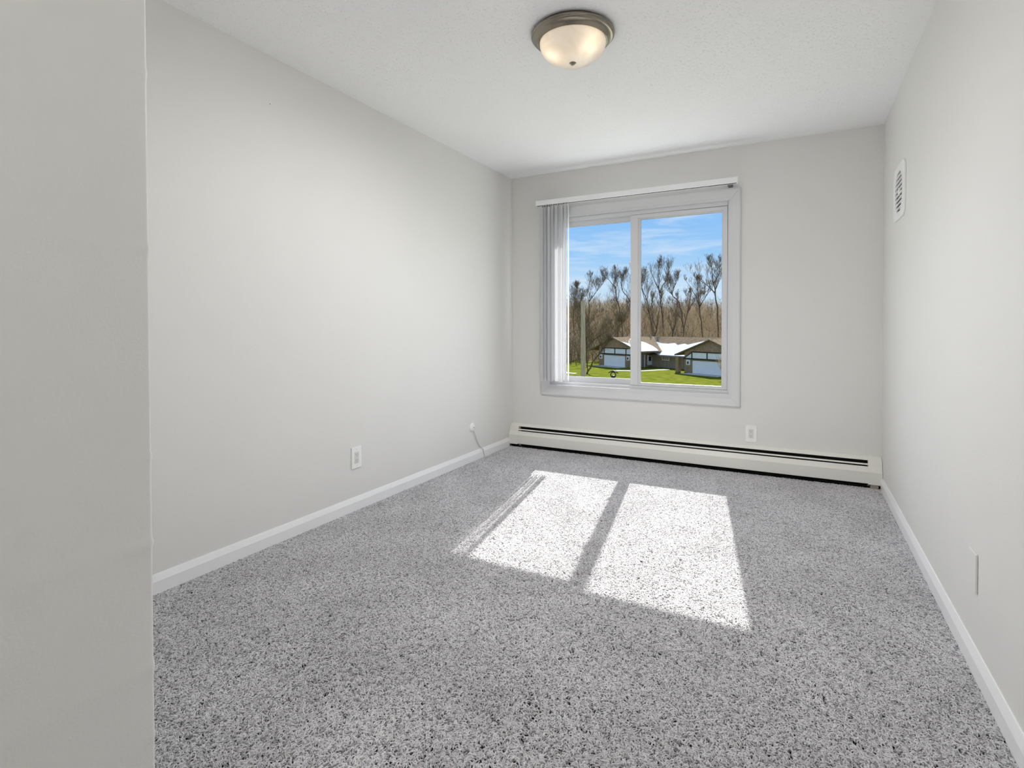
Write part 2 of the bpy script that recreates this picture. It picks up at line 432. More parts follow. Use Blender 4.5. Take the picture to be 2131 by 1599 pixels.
fm = MB(); rect_ring(fm, 1.093, 1.845, 0.604, 2.010, 0.062, 1.845 - GX1 - 0.010, GZ0 - 0.604 - 0.010, 2.010 - GZ1 - 0.010, 0.036, 0.076)
rect_ring(fm, 1.154, 1.814, GZ0 - 0.011, GZ1 + 0.011, GX0 - 1.154, 0.011, 0.011, 0.011, 0.046, 0.070)
sash = fm.build('sliding_sash', vinyl, win, bevel=0.0015)
MB().box(GX0, GX1, 0.055, 0.059, GZ0, GZ1).build('pane', glass_m, win)
for z in (0.965, 1.603):
    MB().box(1.082, 1.094, 0.036, 0.060, z - 0.022, z + 0.022).build('latch', vinyl, win, bevel=0.003)

# ------------------------------------------------------------------ vertical blind
blind = tag(empty('vertical_blind', (1.11, -0.10, 2.14)), 'white vertical blind pulled open to the left side of the window', 'window blind')
def loc_mb(m, o):
    c = o.location
    m.v = [(v[0] - c.x, v[1] - c.y, v[2] - c.z) for v in m.v]; return m
rail = MB()
rail.box(0.306, 1.922, -0.122, -0.118, 2.140, 2.182); rail.box(0.306, 1.922, -0.082, -0.078, 2.140, 2.182)
rail.box(0.306, 1.922, -0.118, -0.082, 2.178, 2.182)
rail.box(0.306, 1.922, -0.118, -0.114, 2.140, 2.142); rail.box(0.306, 1.922, -0.086, -0.082, 2.140, 2.142)
loc_mb(rail, blind).build('headrail', trim_paint, blind, bevel=0.0008)
loc_mb(MB().box(0.307, 1.921, -0.1135, -0.0865, 2.1425, 2.146), blind).build('rail_shade_strip', slot_dark, blind)  # dark insert added as the shade on the headrail's underside
for x0, x1 in ((0.298, 0.3065), (1.9215, 1.930)):
    loc_mb(MB().box(x0, x1, -0.124, -0.076, 2.137, 2.1845), blind).build('end_cap', plastic, blind, bevel=0.002)
for x in (0.36, 1.870):
    br = MB(); br.box(x - 0.016, x + 0.016, -0.078, 0.0, 2.183, 2.187); br.box(x - 0.016, x + 0.016, -0.004, 0.0, 2.135, 2.187)
    br.box(x - 0.014, x + 0.014, -0.078, -0.074, 2.128, 2.187)
    loc_mb(br, blind).build('wall_bracket', grey_slot, blind, bevel=0.0006)
def vane_mesh(zt, zb, width=0.089, sag=0.010, n=6):
    m = MB(); th = 0.0008
    pts = []
    for i in range(n + 1):
        u = (i / n - 0.5) * width
        pts.append((u, sag * (1 - (2 * i / n - 1) ** 2)))
    poly = pts + [(u, v - th) for (u, v) in reversed(pts)]
    return m.prism([(v, u) for (u, v) in poly], 2, zb, zt)
vx = [0.345, 0.367, 0.388, 0.409, 0.430, 0.452, 0.474, 0.497, 0.519, 0.541, 0.566, 0.590]
va = [14, -6, 5, 12, -4, 8, 18, -2, 10, 3, 14, 24]
vm = None
for i, (x, a) in enumerate(zip(vx, va)):
    if vm is None:
        v0 = vane_mesh(2.118 - 2.14, 0.622 - 2.14).build('vane', vane_m, blind); smooth_angle(v0, 40); vm = v0
        v = v0
    else:
        v = v0.copy(); sc.collection.objects.link(v); v.parent = blind
    v.location = (x - 1.11, 0.0, 0.0); v.rotation_euler = (0, 0, math.radians(a))
    MB().box(-0.0022, 0.0022, -0.009, 0.009, -0.026, 0.004).build('carrier', plastic, v, bevel=0.0006)

# ------------------------------------------------------------------ baseboard heater
heat = tag(empty('baseboard_heater', (W / 2, 0, 0)), 'cream painted baseboard heater along the wall under the window', 'heater')
HX0, HX1 = 0.091, 2.747
def hb(m, name, mt, bevel=0.0): return loc_mb(m, heat).build(name, mt, heat, bevel=bevel)
hb(MB().prism([(-0.001, 0.207), (-0.006, 0.207), (-0.046, 0.191), (-0.046, 0.187), (-0.001, 0.187)], 0, HX0, HX1), 'hood', enamel)
hb(MB().box(HX0, HX1, -0.005, -0.001, 0.004, 0.1865), 'back_panel', shade_black)
hb(MB().prism([(-0.056, 0.147), (-0.073, 0.112), (-0.073, 0.036), (-0.064, 0.032), (-0.064, 0.035), (-0.0705, 0.038), (-0.0705, 0.113), (-0.054, 0.146)], 0, HX0 - 0.002, HX1 + 0.002), 'front_cover', enamel)
hb(MB().prism([(-0.052, 0.1665), (-0.061, 0.1600), (-0.061, 0.1575), (-0.050, 0.1635)], 0, HX0, HX1), 'damper', enamel)
hb(MB().box(0.004, W - 0.004, -0.064, -0.006, -0.0055, 0.0035), 'gap_shade_strip', shade_black)  # near-black strip on the floor, painted shade of the gap below the cover
fin = MB(); x = HX0 + 0.05
fin.tube([(HX0, -0.036, 0.085), (HX1, -0.036, 0.085)], [0.011, 0.011], 8)
while x < HX1 - 0.05:
    fin.box(x, x + 0.002, -0.060, -0.012, 0.055, 0.118); x += 0.022
hb(fin, 'fin_element', shade_black)
cap = [(-0.001, 0.030), (-0.0755, 0.030), (-0.0755, 0.113), (-0.058, 0.150), (-0.047, 0.194), (-0.006, 0.2095), (-0.001, 0.2095)]
hb(MB().prism(cap, 0, 0.002, HX0), 'end_cap', enamel, 0.0015)
hb(MB().prism(cap, 0, HX1, W - 0.002), 'end_cap', enamel, 0.0015)
hb(MB().box(HX1 + 0.012, HX1 + 0.058, -0.070, -0.012, 0.003, 0.032), 'support_foot', tan_block, 0.001)
hb(MB().box(0.02, 0.07, -0.050, -0.012, 0.003, 0.032), 'support_foot', shade_black, 0.001)

# ------------------------------------------------------------------ outlets and plates
def outlet(name, loc, rz, label, blank=False):
    """local: plate in the x-z plane, facing -y"""
    e = tag(empty(name, loc, rz), label, 'outlet' if not blank else 'wall plate', None if blank else 'duplex outlets')
    MB().box(-0.039, 0.039, -0.007, -0.0005, -0.062, 0.062).build('cover_plate', paint if blank else plastic, e, bevel=0.0022)
    if not blank:
        MB().box(-0.0170, 0.0170, -0.0085, -0.006, -0.0345, 0.0345).build('receptacle', socket_white, e, bevel=0.0008)
        rec = e.children[-1] if e.children else None
        rec = [c for c in e.children if c.name.startswith('receptacle')][0]
        for zc in (0.017, -0.017):
            for dx, h in ((-0.0062, 0.0048), (0.0062, 0.0040)):
                MB().box(dx - 0.0011, dx + 0.0011, -0.0089, -0.008, zc + 0.003 - h, zc + 0.003 + h).build('slot', grey_slot, rec)
            MB().lathe([(0.0, -0.0089), (0.0024, -0.0089), (0.0024, -0.008)], (0, 0, zc - 0.0085), 10, axis=1).build('ground_hole', grey_slot, rec)
    for zc in (0.049, -0.049) if not blank else ():
        MB().lathe([(0.0, -0.0078), (0.0026, -0.0076), (0.0032, -0.0068)], (0, 0, zc), 12, axis=1).build('screw', socket_white, e)
    return e
outlet('wall_outlet', (2.019, 0, 0.292), 0, 'white duplex outlet on the window wall above the heater')
outlet('wall_outlet', (0, -1.968, 0.316), PI / 2, 'white duplex outlet on the left wall above the baseboard')
outlet('wall_plate', (W, -2.146, 0.316), -PI / 2, 'blank wall plate in the wall colour low on the right wall', blank=True)

# round cable plate with a thin cord running down to the carpet
cp = tag(empty('cable_plate', (0, -0.690, 0.280)), 'small round white cable plate with thin cord on left wall', 'wall plate')
MB().lathe([(0.0, 0.016), (0.006, 0.016), (0.018, 0.0145), (0.030, 0.010), (0.036, 0.004), (0.037, 0.0005), (0.0, 0.0005)], (0, 0, 0), 32, axis=0).build('cover', plastic, cp, smooth=True)
MB().lathe([(0.0, 0.0185), (0.0035, 0.018), (0.004, 0.0155)], (0, 0, -0.002), 12, axis=0).build('screw', grey_slot, cp)
cpts = [(0.008, 0.012, -0.030), (0.010, 0.030, -0.065), (0.007, 0.062, -0.115), (0.005, 0.100, -0.165), (0.008, 0.128, -0.190), (0.0165, 0.142, -0.204), (0.0165, 0.153, -0.235), (0.017, 0.163, -0.262), (0.022, 0.172, -0.277)]
def smooth_path(pts, k=6):
    P = [Vector(p) for p in pts]; out_ = []
    for i in range(len(P) - 1):
        a, b_, c, d = P[max(i - 1, 0)], P[i], P[i + 1], P[min(i + 2, len(P) - 1)]
        for j in range(k):
            s = j / k
            out_.append(0.5 * ((2 * b_) + (c - a) * s + (2 * a - 5 * b_ + 4 * c - d) * s * s + (3 * b_ - a - 3 * c + d) * s ** 3))
    out_.append(P[-1]); return out_
pp = smooth_path(cpts)
MB().tube(pp, [0.0024] * len(pp), 8).build('cord', mat('offwhite_cord', (0.62, 0.61, 0.58), 0.4, bump=0.0001), cp, smooth=True)

# tiny nail high on the left wall
tag(MB().lathe([(0.0, 0.005), (0.0014, 0.005), (0.0018, 0.0035), (0.0008, 0.003), (0.0008, 0.0)], (0, 0, 0), 10, axis=0).build('nail', slot_dark, loc=(0, -2.536, 2.200)),
    'tiny dark nail high on the left wall', 'nail')

# ------------------------------------------------------------------ round vent on the right wall
vent = tag(empty('wall_vent', (W, -0.665, 1.845)), 'white wall vent with round louvred grille high on right wall', 'vent')
def vent_build():
    # rounded square plate with a round hole; local x toward the room is -x
    hw, hz, rc, R = 0.175, 0.150, 0.055, 0.118
    seg = 96; m = MB(); ring = []
    for i in range(seg):
        a = 2 * PI * i / seg
        c, s = math.cos(a), math.sin(a)
        # rounded-rectangle radius along direction a
        t_ = 1e9
        lo, hi = 0.0, 0.5
        for _ in range(40):
            mid = (lo + hi) / 2; px, pz = abs(mid * c), abs(mid * s)
            qx, qz = max(px - (hw - rc), 0), max(pz - (hz - rc), 0)
            inside = (px <= hw and pz <= hz and (qx * qx + qz * qz <= rc * rc))
            if inside: lo = mid
            else: hi = mid
        ring.append((lo * c, lo * s))
    rows = [(1.0, 0.0005), (1.0, 0.008), (0.985, 0.0105)]
    vs = []
    for k, h in rows: vs += [(-h, q[0] * k, q[1] * k) for q in ring]
    for rr, h in ((R + 0.006, 0.0105), (R, 0.0085), (R, 0.0005)):
        vs += [(-h, rr * math.cos(2 * PI * i / seg), rr * math.sin(2 * PI * i / seg)) for i in range(seg)]
    fs = []
    for r_ in range(5):
        for i in range(seg):
            fs.append((r_ * seg + i, r_ * seg + (i + 1) % seg, (r_ + 1) * seg + (i + 1) % seg, (r_ + 1) * seg + i))
    m.add(vs, fs); p = m.build('plate', plastic, vent); smooth_angle(p, 40)
    MB().lathe([(0.0, -0.0012), (R, -0.0012), (R, -0.0004), (0.0, -0.0004)], (0, 0, 0), 48, axis=0).build('duct_shade_disc', pit_dark, vent)  # flat black disc, its colour stands in for the shade in the duct
    nsl = 9; pitch_ = 2 * R / nsl
    for i in range(nsl + 1):
        z = -R + i * pitch_
        zc = z * 0.97
        w = math.sqrt(max(R * R - zc * zc, 0.0006)) * 0.995
        MB().prism([(-0.003, zc - 0.0050), (-0.0095, zc - 0.0035), (-0.0095, zc + 0.0045), (-0.003, zc + 0.0030)], 1, -w, w).build('louver', plastic, vent)
    MB().lathe([(0.0, -0.0100), (0.020, -0.0100), (0.022, -0.0094), (0.022, -0.002)], (0, 0, 0.0), 32, axis=0).build('hub', plastic, vent, smooth=True)
vent_build()

# ------------------------------------------------------------------ ceiling light
LX, LY = 1.404, -2.019
lamp = tag(empty('ceiling_light', (LX, LY, H)), 'flush ceiling light with nickel ring and lit alabaster bowl', 'ceiling light')
ring_p = [(0.0, 0.0), (0.178, 0.0), (0.180, -0.006), (0.188, -0.010), (0.190, -0.014), (0.1895, -0.018), (0.186, -0.020), (0.184, -0.0215), (0.1835, -0.0245), (0.180, -0.028),
          (0.172, -0.030), (0.166, -0.034), (0.161, -0.040), (0.158, -0.046), (0.1565, -0.0475), (0.154, -0.0475), (0.1525, -0.045), (0.150, -0.040), (0.150, -0.010), (0.0, -0.010)]
ro = MB().lathe(ring_p, (0, 0, 0), 72).build('ring', nickel, lamp); smooth_angle(ro, 30)
bowl_p = []
for i in range(25):
    a = (PI / 2) * i / 24
    bowl_p.append((0.1515 * math.cos(a) ** 0.85 if i < 24 else 0.0, -0.045 - 0.092 * math.sin(a)))
bo = MB().lathe(bowl_p, (0, 0, 0), 72).build('glass_bowl', bowl_m, lamp, smooth=True)
MB().lathe([(0.0, -0.132), (0.016, -0.1335), (0.0165, -0.136), (0.013, -0.139), (0.0095, -0.1405), (0.0085, -0.144), (0.005, -0.1465), (0.0, -0.147)], (0, 0, 0), 32).build('finial', nickel, lamp, smooth=True)
bulb_m = bpy.data.materials.new('lit_bulb'); bulb_m.use_nodes = True
bn = bulb_m.node_tree.nodes['Principled BSDF']
bn.inputs['Base Color'].default_value = (1, 0.95, 0.85, 1); bn.inputs['Emission Color'].default_value = (1.0, 0.80, 0.52, 1); bn.inputs['Emission Strength'].default_value = 2.0
for bx, by in ((-0.058, -0.052), (0.082, -0.040)):
    MB().lathe([(0.0, -0.040), (0.012, -0.042), (0.014, -0.052), (0.020, -0.060), (0.022, -0.068), (0.018, -0.078), (0.010, -0.084), (0.0, -0.085)], (bx, by, 0.026), 20).build('bulb', bulb_m, lamp, smooth=True)
    pl = bpy.data.lights.new('bulb_light', 'POINT'); pl.energy = 0.22; pl.color = (1.0, 0.82, 0.60); pl.shadow_soft_size = 0.02
    po = bpy.data.objects.new('bulb_light', pl); sc.collection.objects.link(po); po.parent = lamp; po.location = (bx, by, -0.072)

# the light the fixture throws into the room, leaving the underside of the bowl
dl = bpy.data.lights.new('lamp_light', 'SPOT'); dl.spot_size = PI; dl.spot_blend = 0.65; dl.shadow_soft_size = 0.012; dl.energy = 19.0; dl.color = (0.99, 0.99, 1.0)
do = bpy.data.objects.new('lamp_light', dl); sc.collection.objects.link(do); do.parent = lamp; do.location = (0, 0, -0.168)
do.rotation_euler = Vector((-0.6 * math.sin(math.radians(15)), -0.8 * math.sin(math.radians(15)), -math.cos(math.radians(15)))).to_track_quat('-Z', 'Y').to_euler()
dl = bpy.data.lights.new('lamp_light', 'AREA'); dl.shape = 'DISK'; dl.size = 0.26; dl.energy = 10.0; dl.color = (0.99, 0.99, 1.0)
do = bpy.data.objects.new('lamp_light', dl); sc.collection.objects.link(do); do.parent = lamp; do.location = (0, 0, -0.155)

# ================================================================== OUTSIDE
G = -6.4
lawn_m = mat('lawn_grass', (0.085, 0.112, 0.011), 0.9, vscale=0.9, col2=(0.17, 0.172, 0.028), bump=0.05, bscale=6, spec=0.0)
hill_m = mat('leaf_litter', (0.13, 0.092, 0.05), 0.95, vscale=0.25, col2=(0.22, 0.16, 0.09), bump=0.1, bscale=3, spec=0.0)
conc_m = mat('pale_concrete', (0.56, 0.53, 0.49), 0.9, var=0.12, vscale=1.5, bump=0.01, bscale=20, spec=0.0)
asph_m = mat('grey_asphalt', (0.12, 0.12, 0.125), 0.9, var=0.2, vscale=2, bump=0.01, bscale=30, spec=0.0)
bark_m = mat('dark_bark', (0.17, 0.125, 0.08), 0.95, var=0.3, vscale=1.2, bump=0.03, bscale=8, spec=0.0)
twig_m = mat('grey_twig', (0.24, 0.18, 0.11), 0.95, var=0.25, vscale=0.8, bump=0.01, bscale=8, spec=0.0)
brush_m = mat('tan_brush', (0.46, 0.36, 0.225), 0.95, vscale=0.12, col2=(0.68, 0.55, 0.36), bump=0.01, bscale=8, spec=0.0)
pole_m = mat('weathered_pole_wood', (0.50, 0.35, 0.235), 0.9, vscale=3, col2=(0.78, 0.58, 0.42), stretch=(6, 6, 0.4), bump=0.01, bscale=12, spec=0.0)
siding_m = mat('brown_grey_siding', (0.38, 0.30, 0.21), 0.85, var=0.15, vscale=3, stretch=(6, 6, 0.6), bump=0.02, bscale=6, spec=0.0)
shingle_m = mat('brown_shingles', (0.17, 0.13, 0.088), 0.95, vscale=2.2, col2=(0.27, 0.205, 0.14), bump=0.03, bscale=6, spec=0.0)
gable_m = mat('brown_gable_shakes', (0.28, 0.185, 0.115), 0.95, vscale=5.5, col2=(0.50, 0.345, 0.22), bump=0.03, bscale=6, spec=0.0)
timber_m = mat('dark_brown_timber', (0.075, 0.055, 0.042), 0.8, var=0.15, vscale=4, bump=0.01, spec=0.0)
stucco_m = mat('white_stucco', (0.93, 0.89, 0.86), 0.9, var=0.05, vscale=3, bump=0.01, bscale=20, spec=0.0)
door_m = mat('white_garage_door', (0.95, 0.90, 0.86), 0.6, var=0.03, vscale=2, bump=0.003, bscale=10, spec=0.0)
brick_m = mat('brown_brick', (0.34, 0.23, 0.14), 0.9, var=0.25, vscale=6, bump=0.02, bscale=9, spec=0.0)
snow_m = mat('roof_snow', (0.76, 0.745, 0.745), 0.7, var=0.03, vscale=1, bump=0.05, bscale=2, spec=0.0)
black_m = mat('black_iron', (0.015, 0.015, 0.015), 0.5, bump=0.002)
pane_m = mat('dark_window_glass', (0.04, 0.045, 0.05), 0.1, bump=0.0005)

struct(MB().box(-260, 160, 5.0, 104, G - 0.4, G).build('lawn', lawn_m), 'sunlit green lawn in front of the houses', None)
struct(MB().box(-260, 160, 48, 58, G - 0.05, G + 0.02).build('street', asph_m), 'grey street before the lawn', None)
def slab(name, pts, m, z0, z1, label):
    return struct(MB().prism(pts, 2, z0, z1).build(name, m), label)
slab('walkway', [(-45, 83.0), (-31, 75.2), (-28.4, 74.2), (-28.4, 73.2), (-32, 74.2), (-46, 82.0)], conc_m, G - 0.1, G + 0.04, 'pale concrete walk at the left of the lawn')
slab('walkway', [(-24.5, 82.6), (-20.7, 83.8), (-17.3, 88.8), (-16.8, 87.2), (-20.4, 82.2), (-24.5, 81.0)], conc_m, G - 0.1, G + 0.04, 'pale concrete walk before the middle wing')

# hillside behind the houses
def hill_z(x, y):
    t_ = max(0.0, min(1.0, (y - 100) / 78.0)); t_ = t_ * t_ * (3 - 2 * t_)
    return G + t_ * (11.8 + 0.9 * math.sin(x * 0.07) + 0.7 * math.sin(x * 0.21 + 1.3))
hm = MB(); nx, ny = 60, 24
xs = [-220 + 330 * i / nx for i in range(nx + 1)]; ys = [98 + 150 * j / ny for j in range(ny + 1)]
hm.add([(x, y, hill_z(x, y) - (0.3 if j == 0 else 0)) for j, y in enumerate(ys) for x in xs],
       [(j * (nx + 1) + i, j * (nx + 1) + i + 1, (j + 1) * (nx + 1) + i + 1, (j + 1) * (nx + 1) + i) for j in range(ny) for i in range(nx)])
struct(hm.raw('hillside', hill_m, smooth=True), 'brown wooded bank rising behind the houses')

# ground taken by the townhouse row
def in_house(x, y):
    s_, c_ = 0.88 * x - 0.475 * y, 0.475 * x + 0.88 * y
    return -77 < s_ < -39 and 62 < c_ < 85.5
# brush on the bank
def brush():
    m = MB(); r = random.Random(21)
    for k in range(9000):
        y = 101 + 85 * r.random() ** 0.8
        x = r.uniform(-0.62 * y - 2, 0.10 * y)
        if in_house(x, y): continue
        z = hill_z(x, y) - 0.1; h = r.uniform(1.6, 4.6) * (0.8 + 0.5 * r.random())
        dx, dy = r.uniform(-0.25, 0.25) * h, r.uniform(-0.2, 0.2) * h
        b0 = Vector((x, y, z)); b1 = b0 + Vector((dx * 0.4, dy * 0.4, h * 0.55)); b2 = b0 + Vector((dx, dy, h))
        rad = r.uniform(0.03, 0.07)
        m.tube([b0, b1, b2], [rad, rad * 0.7, 0.012], 3, cap=False)
        for q in range(5):
            s0 = b0.lerp(b2, r.uniform(0.15, 0.85)); l_ = h * r.uniform(0.25, 0.6)
            a = r.uniform(0, 2 * PI)
            e_ = s0 + Vector((math.cos(a) * l_ * 0.6, math.sin(a) * l_ * 0.4, l_ * r.uniform(0.3, 0.9)))
            m.tube([s0, e_], [rad * 0.55, 0.012], 3, cap=False)
    o = m.raw('brush', brush_m)
    tag(o, 'dense leafless brown brush covering the bank behind the houses', 'brush', kind='stuff')
brush()

# bare trees -----------------------------------------------------------
def tree(label, stems, rad, seed, spread=1.0, twig_len=1.0, nb=9, name='bare_tree', group='leafless trees behind the houses', upright=0.55):
    """stems: list of polylines (world). the first is the trunk from the ground up."""
    r = random.Random(seed)
    stems = [st[:-1] + [(st[-1][0], st[-1][1], st[-1][2] - 0.6)] for st in stems]
    base = Vector(stems[0][0])
    e = tag(empty(name, base), label, 'tree', group)
    wood = MB(); limbs = MB(); tw = MB()
    loc = lambda p: Vector(p) - base
    starts = []
    for si, st in enumerate(stems):
        pts = smooth_path([loc(p) for p in st], 4)
        r_0 = rad * 0.66 * (1.0 if si == 0 else 0.55)
        n = len(pts)
        jit = [Vector((r.uniform(-1, 1), r.uniform(-1, 1), 0)) * rad * 0.5 for _ in pts]; jit[0] = Vector((0, 0, 0))
        pts = [p + j for p, j in zip(pts, jit)]
        rd = [max(0.03, r_0 * (1 - 0.88 * (i / (n - 1)) ** 0.9)) for i in range(n)]
        wood.tube(pts, rd, 7)
        i0 = int(n * (0.30 if si == 0 else 0.15))
        for i in range(i0, n): starts.append((pts[i], (pts[min(i + 1, n - 1)] - pts[max(i - 1, 0)]).normalized(), rd[i], i / n, si))
    H_ = max(loc(p).z for st in stems for p in st)
    def grow(p, d, l, ra, lev, dst):
        k = 4 if lev < 2 else 3; pts = [p]; dd = d.copy(); q = p.copy()
        for i in range(k):
            dd = (dd + Vector((r.gauss(0, .16), r.gauss(0, .16), 0.10 + r.gauss(0, .10)))).normalized()
            q = q + dd * (l / k); pts.append(q.copy())
        rr = [max(0.011, ra * (1 - 0.75 * i / k)) for i in range(k + 1)]
        dst.tube(pts, rr, 5 if lev == 0 else 3, cap=False)
        if lev >= 3: return
        nk = (6, 4, 3)[lev]
        for _ in range(nk):
            i = r.randint(1, k); p2 = pts[i]
            ax = Vector((r.gauss(0, 1), r.gauss(0, 1), r.gauss(0.35, .5))).normalized()
            d2 = (dd * (0.30 + upright) + ax * 0.80 * spread + Vector((0, 0, 0.22))).normalized()
            grow(p2, d2, l * r.uniform(0.45, 0.75) * twig_len, rr[i] * 0.62, lev + 1, limbs if lev == 0 else tw)
    for _ in range(nb + 9):
        p, d, ra, f, si = r.choice(starts)
        a = r.uniform(0, 2 * PI)
        out_ = Vector((math.cos(a), math.sin(a), 0))
        d2 = (d * upright + out_ * spread * r.uniform(0.40, 0.8) + Vector((0, 0, 0.40))).normalized()
        grow(p, d2, min(H_ * (0.24 - 0.155 * f) * r.uniform(0.8, 1.2), 0.42 * (H_ - p.z) + 0.9), ra * 0.55, 0, limbs)
    for st in stems:      # the crown tips
        p = loc(st[-1]); d = (loc(st[-1]) - loc(st[-2])).normalized()
        for _ in range(3): grow(p, (d + Vector((r.gauss(0, .3), r.gauss(0, .3), .2))).normalized(), H_ * 0.030, 0.05, 1, tw)
    wood.raw('trunk', bark_m, e, smooth=True)
    li = limbs.raw('limbs', bark_m, e); li['kind'] = 'stuff'
    t_ = tw.raw('twigs', twig_m, e); t_['kind'] = 'stuff'
    return e
def T(y, pts):
    # ground the trunk on the slope
    x0 = pts[0][0]; z0 = hill_z(x0, y) - 0.1 if y > 98 else G
    q = [(x0, y, z0)] if pts[0][1] - z0 > 0.3 else []
    rest = pts if q else [(pts[0][0], z0)] + pts[1:]
    return q + [(x, y, z) for x, z in rest]
S = lambda y, pts: [(x, y + 0.4 * i, z) for i, (x, z) in enumerate(pts)]
tree('tallest leafless tree with forked top seen left in the right pane',
     [T(125, [(-26.2, -1.5), (-26.8, 6.6), (-27.3, 10.0), (-27.4, 14.0), (-27.1, 17.0)]), S(125, [(-27.3, 10.0), (-29.1, 13.1), (-29.5, 14.6)]), S(125, [(-27.2, 9.0), (-25.6, 12.5), (-25.2, 15.0)])], 0.34, 31, 0.75, nb=11)
tree('leafless tree leaning left over the middle of the snowy roof',
     [T(122, [(-21.1, -0.9), (-21.7, 5.3), (-23.7, 8.4), (-24.4, 10.2), (-25.0, 12.4)]), S(122, [(-23.7, 8.4), (-22.9, 11.0), (-22.5, 13.2)])], 0.34, 32, 0.9, nb=11)
tree('leafless tree with wide V-shaped limbs behind the right gable',
     [T(120, [(-16.6, -1.3), (-17.0, 3.0), (-17.5, 8.1), (-17.7, 9.8), (-17.6, 11.6)]), S(120, [(-17.1, 5.5), (-19.1, 9.7), (-20.4, 11.9)]), S(120, [(-17.2, 5.0), (-15.8, 8.0), (-15.2, 10.0)])], 0.30, 33, 0.9, nb=12)
tree('tall leafless tree at the right edge of the window with branch reaching left',
     [T(118, [(-12.9, -1.3), (-13.4, 6.7), (-14.1, 10.2), (-14.3, 12.9), (-15.0, 15.8)]), S(118, [(-13.6, 7.9), (-15.9, 10.3), (-18.0, 12.4)]), S(118, [(-14.1, 10.2), (-12.9, 12.6), (-12.7, 15.5)])], 0.34, 34, 0.85, nb=11)
tree('leafless double-trunked tree just right of the window mullion',
     [T(124, [(-28.4, -1.0), (-30.0, 6.6), (-31.2, 11.3), (-30.5, 14.6)]), S(124, [(-29.2, 3.2), (-31.0, 8.5), (-32.2, 12.0), (-32.4, 14.0)])], 0.32, 35, 0.75, nb=12)
tree('low leafless tree leaning right between two trees behind the houses',
     [T(123, [(-21.2, -0.6), (-20.4, 3.9), (-18.6, 7.0), (-17.0, 8.6)]), S(123, [(-20.4, 3.9), (-19.9, 7.0), (-20.2, 9.2)])], 0.26, 36, 0.9, nb=9)
tree('tall slender leafless tree in the middle of the left pane',
     [T(122, [(-35.4, 0.0), (-36.3, 5.2), (-37.2, 10.1), (-37.4, 11.8), (-37.2, 15.2)]), S(122, [(-37.2, 10.1), (-39.0, 12.4), (-40.6, 14.0)])], 0.30, 37, 0.85, nb=12)
tree('leafless tree rising right behind the wooden pole top',
     [T(120, [(-43.2, 2.2), (-43.2, 8.4), (-42.9, 13.6)]), S(120, [(-43.2, 7.0), (-40.9, 10.2), (-40.0, 12.0)])], 0.28, 38, 0.8, nb=12)
tree('leafless tree half hidden behind the window mullion',
     [T(122, [(-32.6, 1.0), (-33.4, 6.5), (-35.3, 9.6), (-35.6, 12.2), (-34.9, 14.2)]), S(122, [(-33.2, 6.0), (-32.4, 9.5), (-33.0, 12.4)])], 0.28, 39, 0.8, nb=10)
tree('leafless tree at the far left of the view beside the blind',
     [T(121, [(-47.5, -1.0), (-47.7, 5.0), (-47.0, 9.5), (-46.8, 11.6)])], 0.28, 40, 1.0, nb=12)
tree('crooked leafless tree left of the wooden pole, low crown',
     [T(118, [(-44.8, -1.0), (-45.3, 4.0), (-44.6, 7.4), (-44.9, 9.8)])], 0.22, 41, 1.1, nb=12)
tree('short bushy leafless tree behind the left garage roof',
     [T(112, [(-33.2, -4.0), (-33.6, 1.5), (-34.6, 4.8), (-34.2, 7.0)]), S(112, [(-33.5, 0.5), (-31.6, 3.6), (-31.0, 6.0)])], 0.24, 42, 1.1, nb=14)
tree('spreading leafless tree with long slanting limbs right of the wooden pole',
     [T(74, [(-26.7, -6.4), (-25.6, -4.4), (-24.4, -2.8), (-23.1, -1.1), (-22.0, 0.6), (-21.2, 2.2)]),
      S(74, [(-26.6, -6.0), (-26.9, -2.0), (-26.7, 1.6), (-24.2, 3.6)]), S(74, [(-26.8, -2.5), (-25.0, -0.6), (-22.9, 1.2)]), S(74, [(-26.8, -1.0), (-28.6, 2.0), (-28.9, 4.6)])],
     0.22, 43, 1.15, twig_len=1.0, nb=46, group='leafless yard trees', upright=0.35)
tree('leafless tree standing close behind the snowy roof, left one of two',
     [T(109, [(-24.6, -5.9), (-24.4, -1.0), (-23.7, 3.4), (-23.2, 8.2)]), S(109, [(-24.2, 0.4), (-25.2, 3.6), (-25.4, 6.8)])], 0.30, 44, 0.7, nb=5)
tree('leafless tree standing close behind the snowy roof, right one of two',
     [T(109.5, [(-21.2, -5.9), (-20.9, -1.5), (-20.3, 2.6), (-20.0, 7.6)]), S(109.5, [(-20.8, -0.6), (-21.8, 2.6), (-22.0, 6.2)])], 0.32, 45, 0.7, nb=5)

